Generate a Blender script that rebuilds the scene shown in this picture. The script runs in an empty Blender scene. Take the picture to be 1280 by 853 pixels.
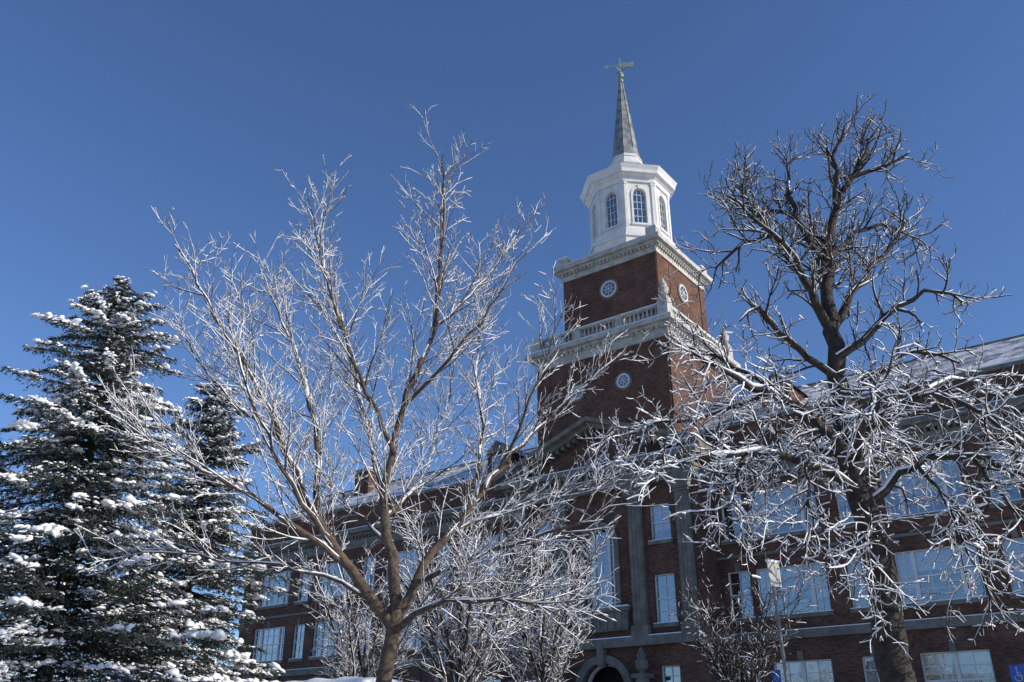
import bpy, math, random
import numpy as np
from mathutils import Vector, noise
random.seed(7)
rng = np.random.default_rng(7)
scene = bpy.context.scene
COL = scene.collection
SITE = math.radians(-37.0)          # facade direction
Rv = np.array([math.cos(SITE), math.sin(SITE)])
Bv = np.array([-math.sin(SITE), math.cos(SITE)])
def st(x, y):
    return x*Rv[0]+y*Rv[1], x*Bv[0]+y*Bv[1]
KT = [-1500, 3, 11, 23, 31, 38, 2500]
KH = [0, 0, 1.0, 1.2, 1.2, 1.9, 1.9]
def hgt(t): return float(np.interp(t, KT, KH))
def ground_at(x, y): return hgt(st(x, y)[1])

# ---------------------------------------------------------------- materials
def mat(name, col, rough=0.8, metal=0.0, var=0.0, vscale=3.0, bump=0.0, bscale=20.0, col2=None, contrast=(0.35, 0.65)):
    m = bpy.data.materials.new(name); m.use_nodes = True
    nt = m.node_tree; bs = nt.nodes["Principled BSDF"]
    bs.inputs["Base Color"].default_value = (*col, 1)
    bs.inputs["Roughness"].default_value = rough
    bs.inputs["Metallic"].default_value = metal
    tc = nt.nodes.new("ShaderNodeTexCoord")
    if col2 is None and var > 0:
        col2 = tuple(c*(1-var) for c in col)
    if col2 is not None:
        n = nt.nodes.new("ShaderNodeTexNoise"); n.inputs["Scale"].default_value = vscale
        n.inputs["Detail"].default_value = 6
        r = nt.nodes.new("ShaderNodeValToRGB")
        r.color_ramp.elements[0].position = contrast[0]; r.color_ramp.elements[1].position = contrast[1]
        r.color_ramp.elements[0].color = (*col2, 1); r.color_ramp.elements[1].color = (*col, 1)
        nt.links.new(tc.outputs["Object"], n.inputs["Vector"])
        nt.links.new(n.outputs["Fac"], r.inputs["Fac"])
        nt.links.new(r.outputs["Color"], bs.inputs["Base Color"])
    if bump > 0:
        n2 = nt.nodes.new("ShaderNodeTexNoise"); n2.inputs["Scale"].default_value = bscale
        n2.inputs["Detail"].default_value = 4
        b = nt.nodes.new("ShaderNodeBump"); b.inputs["Strength"].default_value = bump
        b.inputs["Distance"].default_value = 0.02
        nt.links.new(tc.outputs["Object"], n2.inputs["Vector"])
        nt.links.new(n2.outputs["Fac"], b.inputs["Height"])
        nt.links.new(b.outputs["Normal"], bs.inputs["Normal"])
    return m

M = {}
M['snow'] = mat("snow", (0.88, 0.89, 0.91), 0.55, bump=0.3, bscale=40)
M['stone'] = mat("limestone", (0.215, 0.198, 0.168), 0.85, var=0.4, vscale=2.0, bump=0.2)
M['cornice'] = mat("weathered_cream_paint", (0.52, 0.50, 0.45), 0.7, var=0.35, vscale=2.2)
M['white'] = mat("white_paint", (0.75, 0.74, 0.71), 0.5, var=0.16, vscale=1.5)
M['spire'] = mat("weathered_lead_slate", (0.28, 0.30, 0.295), 0.55, col2=(0.11, 0.12, 0.125), vscale=2.2)
M['verdigris'] = mat("verdigris", (0.26, 0.34, 0.29), 0.6, var=0.4, vscale=6)
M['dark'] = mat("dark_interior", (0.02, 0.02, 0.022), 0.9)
M['blind'] = mat("window_blind", (0.55, 0.55, 0.53), 0.8, var=0.25, vscale=0.6)
M['barkA'] = mat("bark_grey_brown", (0.125, 0.088, 0.06), 0.9, col2=(0.048, 0.037, 0.029), vscale=14, bump=0.6, bscale=30)
M['barkB'] = mat("bark_dark", (0.06, 0.046, 0.036), 0.9, col2=(0.02, 0.016, 0.014), vscale=9, bump=0.9, bscale=22)
M['needle'] = mat("spruce_needles", (0.05, 0.07, 0.062), 0.7, col2=(0.018, 0.028, 0.026), vscale=2.5)
M['asphalt'] = mat("asphalt", (0.055, 0.055, 0.058), 0.8, var=0.3, vscale=1.5, bump=0.3, bscale=60)
M['paint'] = mat("road_paint", (0.7, 0.7, 0.68), 0.6, var=0.3, vscale=5)
M['concrete'] = mat("concrete", (0.38, 0.37, 0.35), 0.85, var=0.2, vscale=1.5)
M['ground'] = mat("snowy_grass", (0.82, 0.84, 0.87), 0.7, col2=(0.10, 0.10, 0.055), vscale=0.35, contrast=(0.45, 0.57), bump=0.4, bscale=3)
M['metal'] = mat("galvanised_metal", (0.22, 0.23, 0.24), 0.55, metal=0.5, var=0.2)
M['blue'] = mat("sign_blue", (0.02, 0.09, 0.42), 0.4)
M['signwhite'] = mat("sign_white", (0.42, 0.42, 0.41), 0.5, var=0.15, vscale=8)
M['rubber'] = mat("tyre_rubber", (0.02, 0.02, 0.02), 0.8)
M['carpaint'] = mat("car_paint_dark_grey", (0.035, 0.04, 0.05), 0.25, metal=0.5)

def brick_mat():
    m = bpy.data.materials.new("red_brick"); m.use_nodes = True
    nt = m.node_tree; bs = nt.nodes["Principled BSDF"]; bs.inputs["Roughness"].default_value = 0.9
    bs.inputs["Specular IOR Level"].default_value = 0.2
    tc = nt.nodes.new("ShaderNodeTexCoord"); sp = nt.nodes.new("ShaderNodeSeparateXYZ")
    ad = nt.nodes.new("ShaderNodeMath"); ad.operation = 'ADD'
    cb = nt.nodes.new("ShaderNodeCombineXYZ")
    nt.links.new(tc.outputs["Object"], sp.inputs[0])
    nt.links.new(sp.outputs["X"], ad.inputs[0]); nt.links.new(sp.outputs["Y"], ad.inputs[1])
    nt.links.new(ad.outputs[0], cb.inputs["X"]); nt.links.new(sp.outputs["Z"], cb.inputs["Y"])
    b = nt.nodes.new("ShaderNodeTexBrick")
    b.inputs["Scale"].default_value = 1.0
    b.inputs["Brick Width"].default_value = 0.23; b.inputs["Row Height"].default_value = 0.078
    b.inputs["Mortar Size"].default_value = 0.009
    b.inputs["Color1"].default_value = (0.20, 0.080, 0.047, 1)
    b.inputs["Color2"].default_value = (0.075, 0.037, 0.028, 1)
    b.inputs["Mortar"].default_value = (0.15, 0.125, 0.105, 1)
    nt.links.new(cb.outputs[0], b.inputs["Vector"])
    n = nt.nodes.new("ShaderNodeTexNoise"); n.inputs["Scale"].default_value = 0.8; n.inputs["Detail"].default_value = 8
    nt.links.new(tc.outputs["Object"], n.inputs["Vector"])
    mr = nt.nodes.new("ShaderNodeMapRange"); mr.inputs[1].default_value = 0.3; mr.inputs[2].default_value = 0.7
    mr.inputs[3].default_value = 0.62; mr.inputs[4].default_value = 1.15
    nt.links.new(n.outputs["Fac"], mr.inputs[0])
    mx = nt.nodes.new("ShaderNodeVectorMath"); mx.operation = 'SCALE'
    nt.links.new(b.outputs["Color"], mx.inputs[0]); nt.links.new(mr.outputs[0], mx.inputs["Scale"])
    nt.links.new(mx.outputs[0], bs.inputs["Base Color"])
    bp = nt.nodes.new("ShaderNodeBump"); bp.inputs["Strength"].default_value = 0.4; bp.inputs["Distance"].default_value = 0.01; bp.invert = True
    nt.links.new(b.outputs["Fac"], bp.inputs["Height"]); nt.links.new(bp.outputs[0], bs.inputs["Normal"])
    return m
M['brick'] = brick_mat()

def roof_mat():
    m = bpy.data.materials.new("slate_with_snow"); m.use_nodes = True
    nt = m.node_tree; bs = nt.nodes["Principled BSDF"]; bs.inputs["Roughness"].default_value = 0.7
    tc = nt.nodes.new("ShaderNodeTexCoord"); sp = nt.nodes.new("ShaderNodeSeparateXYZ")
    cb = nt.nodes.new("ShaderNodeCombineXYZ")
    nt.links.new(tc.outputs["Object"], sp.inputs[0])
    nt.links.new(sp.outputs["X"], cb.inputs["X"]); nt.links.new(sp.outputs["Y"], cb.inputs["Y"])
    b = nt.nodes.new("ShaderNodeTexBrick"); b.inputs["Scale"].default_value = 1
    b.inputs["Brick Width"].default_value = 0.3; b.inputs["Row Height"].default_value = 0.22; b.inputs["Mortar Size"].default_value = 0.015
    b.inputs["Color1"].default_value = (0.10, 0.105, 0.12, 1); b.inputs["Color2"].default_value = (0.055, 0.06, 0.07, 1)
    b.inputs["Mortar"].default_value = (0.4, 0.42, 0.46, 1)
    nt.links.new(cb.outputs[0], b.inputs["Vector"])
    n = nt.nodes.new("ShaderNodeTexNoise"); n.inputs["Scale"].default_value = 0.9; n.inputs["Detail"].default_value = 10
    n.inputs["Roughness"].default_value = 0.72
    nt.links.new(tc.outputs["Object"], n.inputs["Vector"])
    r = nt.nodes.new("ShaderNodeValToRGB"); r.color_ramp.elements[0].position = 0.43; r.color_ramp.elements[1].position = 0.56
    nt.links.new(n.outputs["Fac"], r.inputs["Fac"])
    mx = nt.nodes.new("ShaderNodeMix"); mx.data_type = 'RGBA'
    nt.links.new(r.outputs["Color"], mx.inputs[0])
    nt.links.new(b.outputs["Color"], mx.inputs[6]); mx.inputs[7].default_value = (0.66, 0.68, 0.72, 1)
    nt.links.new(mx.outputs[2], bs.inputs["Base Color"])
    return m
M['roof'] = roof_mat()

def glass_mat():
    m = bpy.data.materials.new("window_glass"); m.use_nodes = True
    nt = m.node_tree; nt.nodes.clear()
    o = nt.nodes.new("ShaderNodeOutputMaterial"); t = nt.nodes.new("ShaderNodeBsdfTransparent")
    t.inputs[0].default_value = (0.8, 0.84, 0.86, 1)
    g = nt.nodes.new("ShaderNodeBsdfGlossy"); g.inputs["Roughness"].default_value = 0.03
    g.inputs["Color"].default_value = (0.9, 0.95, 1, 1)
    mx = nt.nodes.new("ShaderNodeMixShader"); mx.inputs[0].default_value = 0.33
    nt.links.new(t.outputs[0], mx.inputs[1]); nt.links.new(g.outputs[0], mx.inputs[2]); nt.links.new(mx.outputs[0], o.inputs[0])
    tc = nt.nodes.new("ShaderNodeTexCoord")
    n = nt.nodes.new("ShaderNodeTexNoise"); n.inputs["Scale"].default_value = 1.3
    b = nt.nodes.new("ShaderNodeBump"); b.inputs["Strength"].default_value = 0.2; b.inputs["Distance"].default_value = 0.06
    nt.links.new(tc.outputs["Object"], n.inputs["Vector"]); nt.links.new(n.outputs["Fac"], b.inputs["Height"])
    nt.links.new(b.outputs[0], g.inputs["Normal"])
    return m
M['glass'] = glass_mat()

# ---------------------------------------------------------------- mesh helpers
class MB:
    def __init__(s): s.v = []; s.f = []
    def add(s, vs, fs):
        o = len(s.v); s.v.extend(vs); s.f.extend([tuple(i+o for i in f) for f in fs])
    def box(s, x0, x1, y0, y1, z0, z1):
        s.add([(x0,y0,z0),(x1,y0,z0),(x1,y1,z0),(x0,y1,z0),(x0,y0,z1),(x1,y0,z1),(x1,y1,z1),(x0,y1,z1)],
              [(0,3,2,1),(4,5,6,7),(0,1,5,4),(1,2,6,5),(2,3,7,6),(3,0,4,7)])
    def frustum(s, cx, cy, z0, z1, r0, r1, n=8, rot=None, cap=True):
        if rot is None: rot = math.pi/n
        vs = []
        for z, r in ((z0, r0), (z1, r1)):
            for k in range(n):
                a = rot+2*math.pi*k/n
                vs.append((cx+r*math.cos(a), cy+r*math.sin(a), z))
        fs = [(k, (k+1) % n, n+(k+1) % n, n+k) for k in range(n)]
        if cap: fs += [tuple(reversed(range(n))), tuple(range(n, 2*n))]
        s.add(vs, fs)
    def lathe(s, cx, cy, prof, n=16):
        for (z0, r0), (z1, r1) in zip(prof[:-1], prof[1:]):
            s.frustum(cx, cy, z0, z1, max(r0, .001), max(r1, .001), n, 0, cap=False)
    def obj(s, name, m, parent=None, smooth=False):
        me = bpy.data.meshes.new(name); me.from_pydata(s.v, [], s.f); me.update()
        me.materials.append(m)
        if smooth: me.polygons.foreach_set("use_smooth", [True]*len(me.polygons))
        o = bpy.data.objects.new(name, me); COL.objects.link(o)
        if parent: o.parent = parent
        return o

def np_obj(name, V, F, m, parent=None, smooth=True):
    me = bpy.data.meshes.new(name)
    k = F.shape[1]
    me.vertices.add(len(V)); me.vertices.foreach_set("co", V.astype(np.float32).ravel())
    me.loops.add(F.size); me.loops.foreach_set("vertex_index", F.astype(np.int32).ravel())
    me.polygons.add(len(F)); me.polygons.foreach_set("loop_start", np.arange(len(F), dtype=np.int32)*k)
    me.update(calc_edges=True)
    if smooth: me.polygons.foreach_set("use_smooth", np.ones(len(F), dtype=bool))
    me.materials.append(m)
    o = bpy.data.objects.new(name, me); COL.objects.link(o)
    if parent: o.parent = parent
    return o

def empty(name, loc=(0, 0, 0), rz=0.0):
    e = bpy.data.objects.new(name, None); COL.objects.link(e); e.location = loc; e.rotation_euler = (0, 0, rz)
    return e

class Fr:   # facade frame: a along wall (to the right seen from outside), d outward
    def __init__(s, ox, oy, nx, ny):
        s.o = (ox, oy); s.n = (nx, ny); s.u = (-ny, nx)
    def p(s, a, d, z):
        return (s.o[0]+s.u[0]*a+s.n[0]*d, s.o[1]+s.u[1]*a+s.n[1]*d, z)
def fbox(mb, F, a0, a1, d0, d1, z0, z1):
    c = [(a0,d1,z0),(a1,d1,z0),(a1,d0,z0),(a0,d0,z0),(a0,d1,z1),(a1,d1,z1),(a1,d0,z1),(a0,d0,z1)]
    mb.add([F.p(*q) for q in c], [(0,3,2,1),(4,5,6,7),(0,1,5,4),(1,2,6,5),(2,3,7,6),(3,0,4,7)])
def fquad(mb, F, a0, a1, d, z0, z1):
    mb.add([F.p(a0,d,z0),F.p(a1,d,z0),F.p(a1,d,z1),F.p(a0,d,z1)], [(0,1,2,3)])
def fring(mb, F, ac, zc, r0, r1, d0, d1, t0=0.0, t1=math.pi, n=16):
    for i in range(n):
        ta = t0+(t1-t0)*i/n; tb = t0+(t1-t0)*(i+1)/n
        q = []
        for d in (d1, d0):
            for (t, r) in ((ta, r0), (ta, r1), (tb, r1), (tb, r0)):
                q.append(F.p(ac+r*math.cos(t), d, zc+r*math.sin(t)))
        mb.add(q, [(0,1,2,3),(7,6,5,4),(1,5,6,2),(0,3,7,4)])
def fdisc(mb, F, ac, zc, r, d, n=24):
    mb.add([F.p(ac+r*math.cos(2*math.pi*i/n), d, zc+r*math.sin(2*math.pi*i/n)) for i in range(n)], [tuple(range(n))])
def fwall(mb, F, a0, a1, z0, z1, ops, rev=0.25):
    A = sorted({a0, a1, *[o[0] for o in ops], *[o[1] for o in ops]}); A = [a for a in A if a0 <= a <= a1]
    Z = sorted({z0, z1, *[o[2] for o in ops], *[o[3] for o in ops]}); Z = [z for z in Z if z0 <= z <= z1]
    for i in range(len(A)-1):
        for j in range(len(Z)-1):
            am = (A[i]+A[i+1])/2; zm = (Z[j]+Z[j+1])/2
            if any(o[0] < am < o[1] and o[2] < zm < o[3] for o in ops): continue
            fquad(mb, F, A[i], A[i+1], 0, Z[j], Z[j+1])
    for o in ops:
        b0, b1, c0, c1 = o[:4]
        arch = len(o) > 4 and o[4]
        r = (b1-b0)/2; top = c1-r if arch else c1
        mb.add([F.p(b0,0,c0),F.p(b0,-rev,c0),F.p(b0,-rev,top),F.p(b0,0,top)], [(0,1,2,3)])
        mb.add([F.p(b1,0,c0),F.p(b1,-rev,c0),F.p(b1,-rev,top),F.p(b1,0,top)], [(0,3,2,1)])
        mb.add([F.p(b0,0,c0),F.p(b1,0,c0),F.p(b1,-rev,c0),F.p(b0,-rev,c0)], [(0,1,2,3)])
        if not arch:
            mb.add([F.p(b0,0,c1),F.p(b1,0,c1),F.p(b1,-rev,c1),F.p(b0,-rev,c1)], [(0,3,2,1)])
        else:
            ac = (b0+b1)/2; n = 14
            for i in range(n):
                ta = math.pi*i/n; tb = math.pi*(i+1)/n
                xa, za = ac+r*math.cos(ta), top+r*math.sin(ta); xb, zb = ac+r*math.cos(tb), top+r*math.sin(tb)
                mb.add([F.p(xa,0,za),F.p(xa,0,c1),F.p(xb,0,c1),F.p(xb,0,zb)], [(0,1,2,3)])
                mb.add([F.p(xa,0,za),F.p(xb,0,zb),F.p(xb,-rev,zb),F.p(xa,-rev,za)], [(0,1,2,3)])

# ---------------------------------------------------------------- building
bld = empty("brick_hall_with_tower", (0, 0, 0), SITE)
P = {k: MB() for k in ['brick', 'stone', 'white', 'cornice', 'glass', 'blind', 'dark', 'snow', 'roof', 'spire', 'verdigris']}
C = -26.3; TW = 45.0; TP = 43.0

def window(F, a0, a1, z0, z1, secs=(1,), rev=0.25, arch=False, vb=1, hb=2, fw=0.07, blind=True, sill=True):
    dg = -rev+0.03
    fquad(P['glass'], F, a0+.02, a1-.02, dg, z0+.02, z1-.02)
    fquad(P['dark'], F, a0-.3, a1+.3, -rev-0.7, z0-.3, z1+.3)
    W = P['white']
    fbox(W, F, a0+.002, a0+fw, -rev+.002, -rev+.11, z0+.002, z1-.002)
    fbox(W, F, a1-fw, a1-.002, -rev+.002, -rev+.11, z0+.002, z1-.002)
    fbox(W, F, a0+fw, a1-fw, -rev+.002, -rev+.108, z0+.002, z0+fw)
    if not arch: fbox(W, F, a0+fw, a1-fw, -rev+.002, -rev+.108, z1-fw, z1-.002)
    else:
        r = (a1-a0)/2
        fring(W, F, (a0+a1)/2, z1-r, r-fw, r-.002, -rev+.003, -rev+.109)
    tot = sum(secs); x = a0
    for i, sct in enumerate(secs):
        w = (a1-a0)*sct/tot; b0, b1 = x, x+w
        if i: fbox(W, F, b0-.085, b0+.085, -rev+.003, -rev+.12, z0+fw, z1-fw)
        zt = z1-(a1-a0)/2 if arch else z1
        zm = (z0+zt)/2
        fbox(W, F, b0+.086, b1-.086, -rev+.01, -rev+.085, zm-.04, zm+.04)
        if arch: fbox(W, F, b0+.071, b1-.071, -rev+.01, -rev+.085, zt-.03, zt+.03)
        nb = max(1, int(round(vb*w/1.0)))
        for k in range(1, nb+1):
            xx = b0+w*k/(nb+1)
            fbox(W, F, xx-.02, xx+.02, -rev+.012, -rev+.065, z0+fw, (z1-.08 if not arch else z1-.1))
        nz = 2*hb
        for k in range(1, nz):
            if k == hb: continue
            zz = z0+(zt-z0)*k/nz
            fbox(W, F, b0+.086, b1-.086, -rev+.014, -rev+.06, zz-.018, zz+.018)
        if blind and random.random() < 0.65:
            q = random.choice([0.25, 0.4, 0.5, 0.6, 0.7, 1.0])
            fquad(P['blind'], F, b0+.03, b1-.03, -rev-.08, z1-(z1-z0)*q+.01, z1-.01)
        x += w
    if sill:
        fbox(P['stone'], F, a0-.12, a1+.12, -rev*.4, .1, z0-.2, z0-.003)
        fbox(P['snow'], F, a0-.1, a1+.1, -.05, .085, z0-.001, z0+.035)

R0, R1, R2 = (3.55, 5.95), (8.1, 10.5), (12.1, 14.6)
def wing(F, L, mirror):
    """F origin at the axis; a positive outwards for right wing, negative for left"""
    sg = -1 if mirror else 1
    wide = [9.9, 16.8, 23.7, 30.4]; nar = [7.15, 13.35, 20.25, 27.05]
    ops = []
    for c in wide:
        for z0, z1 in (R1, R2): ops.append((c-1.8, c+1.8, z0, z1, False, (0.75, 1.9, 0.75)))
        ops.append((c-1.45, c+1.45, R0[0], R0[1], False, (1, 1)))
    for c in nar:
        for z0, z1 in (R1, R2): ops.append((c-.62, c+.62, z0, z1, False, (1,)))
        ops.append((c-.6, c+.6, R0[0], R0[1], False, (1,)))
    o2 = []
    for o in ops:
        a, b = o[0]*sg, o[1]*sg
        o2.append((min(a, b), max(a, b))+o[2:])
    ends = sorted([6.1*sg, 34.0*sg])
    fwall(P['brick'], F, ends[0], ends[1], 1.0, 18.3, [o[:5] for o in o2])
    for o in o2:
        window(F, o[0], o[1], o[2], o[3], secs=o[5])
        c = (o[0]+o[1])/2
        fbox(P['brick'], F, o[0]-.15, o[1]+.15, -.05, .03, o[3]+.003, o[3]+.33)
        fbox(P['stone'], F, c-.13, c+.13, -.05, .08, o[3]-.02, o[3]+.42)
        if o[2] < 5 and o[1]-o[0] > 2:
            fring(P['brick'], F, c, o[3]+.35-.5, 1.75, 2.0, -.04, .05, math.radians(10), math.radians(170), 18)
    S = P['stone']
    a0, a1 = ends
    fbox(S, F, a0, a1, -.1, .14, 6.95, 7.35); fbox(P['snow'], F, a0, a1, -.02, .12, 7.35, 7.39)
    fbox(S, F, a0, a1, -.1, .09, 2.4, 2.65)
    fbox(S, F, a0, a1, -.1, .07, 11.15, 11.3)
    fbox(S, F, a0, a1, -.1, .1, 15.3, 15.95)
    fbox(S, F, a0, a1, -.1, .3, 16.12, 16.32); fbox(S, F, a0, a1, -.1, .58, 16.32, 16.62)
    fbox(P['snow'], F, a0, a1, -.02, .54, 16.62, 16.68)
    x = a0+.1
    while x < a1-.2:
        fbox(S, F, x, x+.16, -.08, .24, 15.953, 16.118); x += .34
    fbox(S, F, a0, a1, -.5, .12, 18.3, 18.52); fbox(P['snow'], F, a0, a1, -.45, .09, 18.52, 18.6)

FW = Fr(C, TW, 0, -1)
wing(FW, 34, False); wing(FW, 34, True)
# wing ends and back
for sgn in (1, -1):
    F = Fr(C+34*sgn, 52, sgn, 0)
    ops = [(c-.9, c+.9, z0, z1) for c in (-4.3, 0, 4.3) for z0, z1 in (R0, R1, R2)]
    fwall(P['brick'], F, -7, 7, 1.0, 18.3, ops)
    for o in ops: window(F, o[0], o[1], o[2], o[3], secs=(1, 1))
    P['brick'].add([F.p(-7, 0, 18.3), F.p(7, 0, 18.3), F.p(0, 0, 22.5)], [(0, 1, 2)])
    for z0, z1, d in ((6.95, 7.35, .14), (15.3, 15.95, .1), (16.32, 16.62, .58)):
        fbox(P['stone'], F, -7.1, 7.1, -.1, d-.003, z0+.002, z1-.002)
FB = Fr(C, 59, 0, 1)
ops = [(c-1.3, c+1.3, z0, z1) for c in range(-30, 31, 6) for z0, z1 in (R0, R1, R2)]
fwall(P['brick'], FB, -34, 34, 1.0, 18.4, ops)
for o in ops: window(FB, o[0], o[1], o[2], o[3], secs=(1, 1))
# roof
x0, x1 = C-34.25, C+34.25
P['roof'].add([(x0, 45.35, 18.45), (x1, 45.35, 18.45), (x1, 52, 22.5), (x0, 52, 22.5), (x0, 59.3, 18.1), (x1, 59.3, 18.1)],
              [(0, 1, 2, 3), (3, 2, 5, 4)])
P['stone'].box(x0, x1, 51.9, 52.1, 22.42, 22.56)
# dormers
for c in (9.9, -9.9):
    cx = C+c; F = Fr(cx, 46.4, 0, -1)
    fwall(P['brick'], F, -.85, .85, 18.6, 20.6, [(-.5, .5, 19.1, 20.4)], .12)
    window(F, -.5, .5, 19.1, 20.4, rev=.12, sill=False)
    P['brick'].box(cx-.84, cx-.8, 46.41, 49.3, 18.6, 20.6); P['brick'].box(cx+.8, cx+.84, 46.41, 49.3, 18.6, 20.6)
    P['stone'].add([(cx-.95, 46.35, 20.6), (cx+.95, 46.35, 20.6), (cx, 46.35, 21.35)], [(0, 1, 2)])
    P['roof'].add([(cx-1.05, 46.2, 20.55), (cx, 46.2, 21.45), (cx, 51, 21.45), (cx-1.05, 51, 20.55), (cx+1.05, 46.2, 20.55), (cx+1.05, 51, 20.55)],
                  [(0, 1, 2, 3), (1, 4, 5, 2)])
# chimney
for c in (-26.5,):
    cx = C+c
    P['brick'].box(cx-.8, cx+.8, 49.6, 50.9, 19, 22.9)
    P['stone'].box(cx-.93, cx+.93, 49.47, 51.03, 22.9, 23.15)
    P['snow'].box(cx-.88, cx+.88, 49.52, 50.98, 23.15, 23.25)
    for dx in (-.4, .4): P['stone'].frustum(cx+dx, 50.25, 23.15, 23.55, .16, .14, 10)

# pavilion
F = Fr(C, TP, 0, -1)
ops = [(-1.0, 1.0, 8.95, 13.4, True), (-1.35, 1.35, 2.2, 6.2, True)]
for c in (-3.85, 3.85):
    ops += [(c-.62, c+.62, 7.95, 10.45), (c-.62, c+.62, 12.2, 14.2), (c-.55, c+.55, 3.9, 5.9)]
fwall(P['brick'], F, -6.1, 6.1, 1.0, 15.3, ops, .3)
for o in ops:
    if len(o) == 5 and o[2] > 5: window(F, o[0], o[1], o[2], o[3], rev=.3, arch=True, vb=1, hb=3, sill=False, secs=(.5, 1, .5), blind=False)
    elif len(o) == 4: window(F, o[0], o[1], o[2], o[3], rev=.3)
fquad(P['dark'], F, -1.6, 1.6, -1.4, 1.9, 6.5)
# doors
for s_ in (-1, 1):
    a, b = sorted((s_*.03, s_*1.2))
    fbox(P['white'], F, a, b, -.5, -.42, 2.2, 4.7)
    fquad(P['glass'], F, a+.2, b-.2, -.4, 3.2, 4.5)
fring(P['white'], F, 0, 4.85, 1.22, 1.345, -.5, -.3)
S = P['stone']
fring(S, F, 0, 12.4, 1.0, 1.28, -.1, .16)
for s_ in (-1, 1):
    a, b = sorted((s_*1.0, s_*1.28)); fbox(S, F, a, b, -.1, .16, 8.95, 12.4)
fbox(S, F, -.17, .17, -.1, .26, 13.3, 13.95)
fbox(S, F, -1.75, 1.75, -.1, .3, 7.75, 8.72); fbox(S, F, -1.9, 1.9, -.1, .45, 8.72, 8.93)
fbox(P['snow'], F, -1.85, 1.85, .0, .42, 8.93, 9.0)
for k in range(7):
    fbox(S, F, -1.5+k*.45, -1.32+k*.45, .3, .36, 7.85, 8.65)
for c in (-2.45, 2.45, -5.35, 5.35):
    fbox(S, F, c-.38, c+.38, -.1, .3, 7.9, 14.6)
    fbox(S, F, c-.5, c+.5, -.1, .4, 7.36, 7.9)
    fbox(S, F, c-.46, c+.46, -.1, .36, 14.6, 14.75); fbox(S, F, c-.54, c+.54, -.1, .46, 14.75, 15.1)
    fbox(S, F, c-.6, c+.6, -.1, .52, 15.1, 15.3)
    for k in (-.22, 0, .22): fbox(S, F, c+k-.055, c+k+.055, .3, .325, 8.2, 14.3)
fbox(S, F, -6.15, 6.15, -2.2, .4, 6.9, 7.36)
fbox(P['snow'], F, -6.1, 6.1, 0, .37, 7.361, 7.41)
fbox(S, F, -6.2, 6.2, -2.6, .45, 15.301, 16.1)
x = -6.2
while x < 6.1:
    fbox(S, F, x, x+.18, .3, .62, 16.102, 16.3); x += .36
fbox(S, F, -6.4, 6.4, -2.7, .66, 16.301, 16.42); fbox(S, F, -6.75, 6.75, -2.7, .98, 16.42, 16.72)
fbox(P['snow'], F, -6.7, 6.7, .2, .92, 16.72, 16.8)
# portal
fring(S, F, 0, 4.85, 1.35, 1.75, -.1, .25)
fbox(S, F, -.2, .2, -.1, .4, 6.05, 6.9)
for s_ in (-1, 1):
    a, b = sorted((s_*1.35, s_*1.75)); fbox(S, F, a, b, -.1, .25, 2.2, 4.85)
    cx = C+s_*2.6
    S.lathe(cx, TP-.62, [(2.2, .38), (2.5, .38), (2.55, .27), (5.0, .24), (5.05, .34), (5.3, .36), (5.3, 0)])
    S.box(cx-.42, cx+.42, TP-1.02, TP-.2, 5.3, 5.5)
    S.lathe(cx, TP-.62, [(5.5, .2), (5.6, .14), (5.75, .3), (6.1, .34), (6.25, .2), (6.4, .26), (6.6, .12), (6.75, .06), (6.8, 0)], 14)
for k in range(4):
    S.box(C-3.4-.3*k, C+3.4+.3*k, TP-1.2-.35*k, TP-.01, 1.9-.02, 2.25-.16*(k)+.01)
# pavilion sides
for s_ in (-1, 1):
    F2 = Fr(C+6.1*s_, 44, s_, 0)
    fwall(P['brick'], F2, -1.001, 1.0, 1.0, 15.3, [])
# pediment
ap = 19.25; hw = 6.55
P['brick'].add([(C-hw, TP+.1, 16.72), (C+hw, TP+.1, 16.72), (C, TP+.1, ap)], [(0, 1, 2)])
for s_ in (-1, 1):
    for (e0, e1, h0, h1) in ((-.55, 3.4, .0, .28), (-.95, 3.4, .28, .55)):
        v = []
        for t in (TP+e0, TP+e1):
            for (a, z) in ((hw+.25, 16.72), (0, ap)):
                for h in (h0, h1): v.append((C+s_*a, t, z+h))
        S.add(v, [(0, 2, 3, 1), (4, 5, 7, 6), (0, 1, 5, 4), (2, 6, 7, 3), (1, 3, 7, 5), (0, 4, 6, 2)])
    v = [(C+s_*(hw+.2), TP-.9, 17.28), (C, TP-.9, ap+.56), (C, 48, ap+.56), (C+s_*(hw+.2), 48, 17.28)]
    P['roof'].add(v, [(0, 1, 2, 3)])
    for k in range(1, 16):
        a = hw*k/16.0; z = ap-(ap-16.72)*a/hw
        S.box(C+s_*a-.09, C+s_*a+.09, TP-.42, TP+.2, z-.22, z+.02)

# ---- tower
def oculus(F, a, z, r):
    fring(P['stone'], F, a, z, r+.07, r+.2, -.05, .08, 0, 2*math.pi, 28)
    fring(P['white'], F, a, z, r-.02, r+.07, -.05, .11, 0, 2*math.pi, 28)
    fdisc(P['glass'], F, a, z, r, .06); fdisc(P['dark'], F, a, z, r, .015)
    for k in range(4):
        t = math.pi*k/4
        u = (math.cos(t)*r, math.sin(t)*r); w = .015
        q = (-math.sin(t)*w, math.cos(t)*w)
        pts = [(u[0]+q[0], u[1]+q[1]), (u[0]-q[0], u[1]-q[1]), (-u[0]-q[0], -u[1]-q[1]), (-u[0]+q[0], -u[1]+q[1])]
        P['white'].add([F.p(a+i, .1+.002*k, z+j) for i, j in pts], [(0, 1, 2, 3)])
    fring(P['white'], F, a, z, r*.46, r*.5, .05, .095, 0, 2*math.pi, 20)
def stage(s0, s1, t0, t1, z0, z1):
    P['brick'].box(s0, s1, t0, t1, z0, z1)
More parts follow.
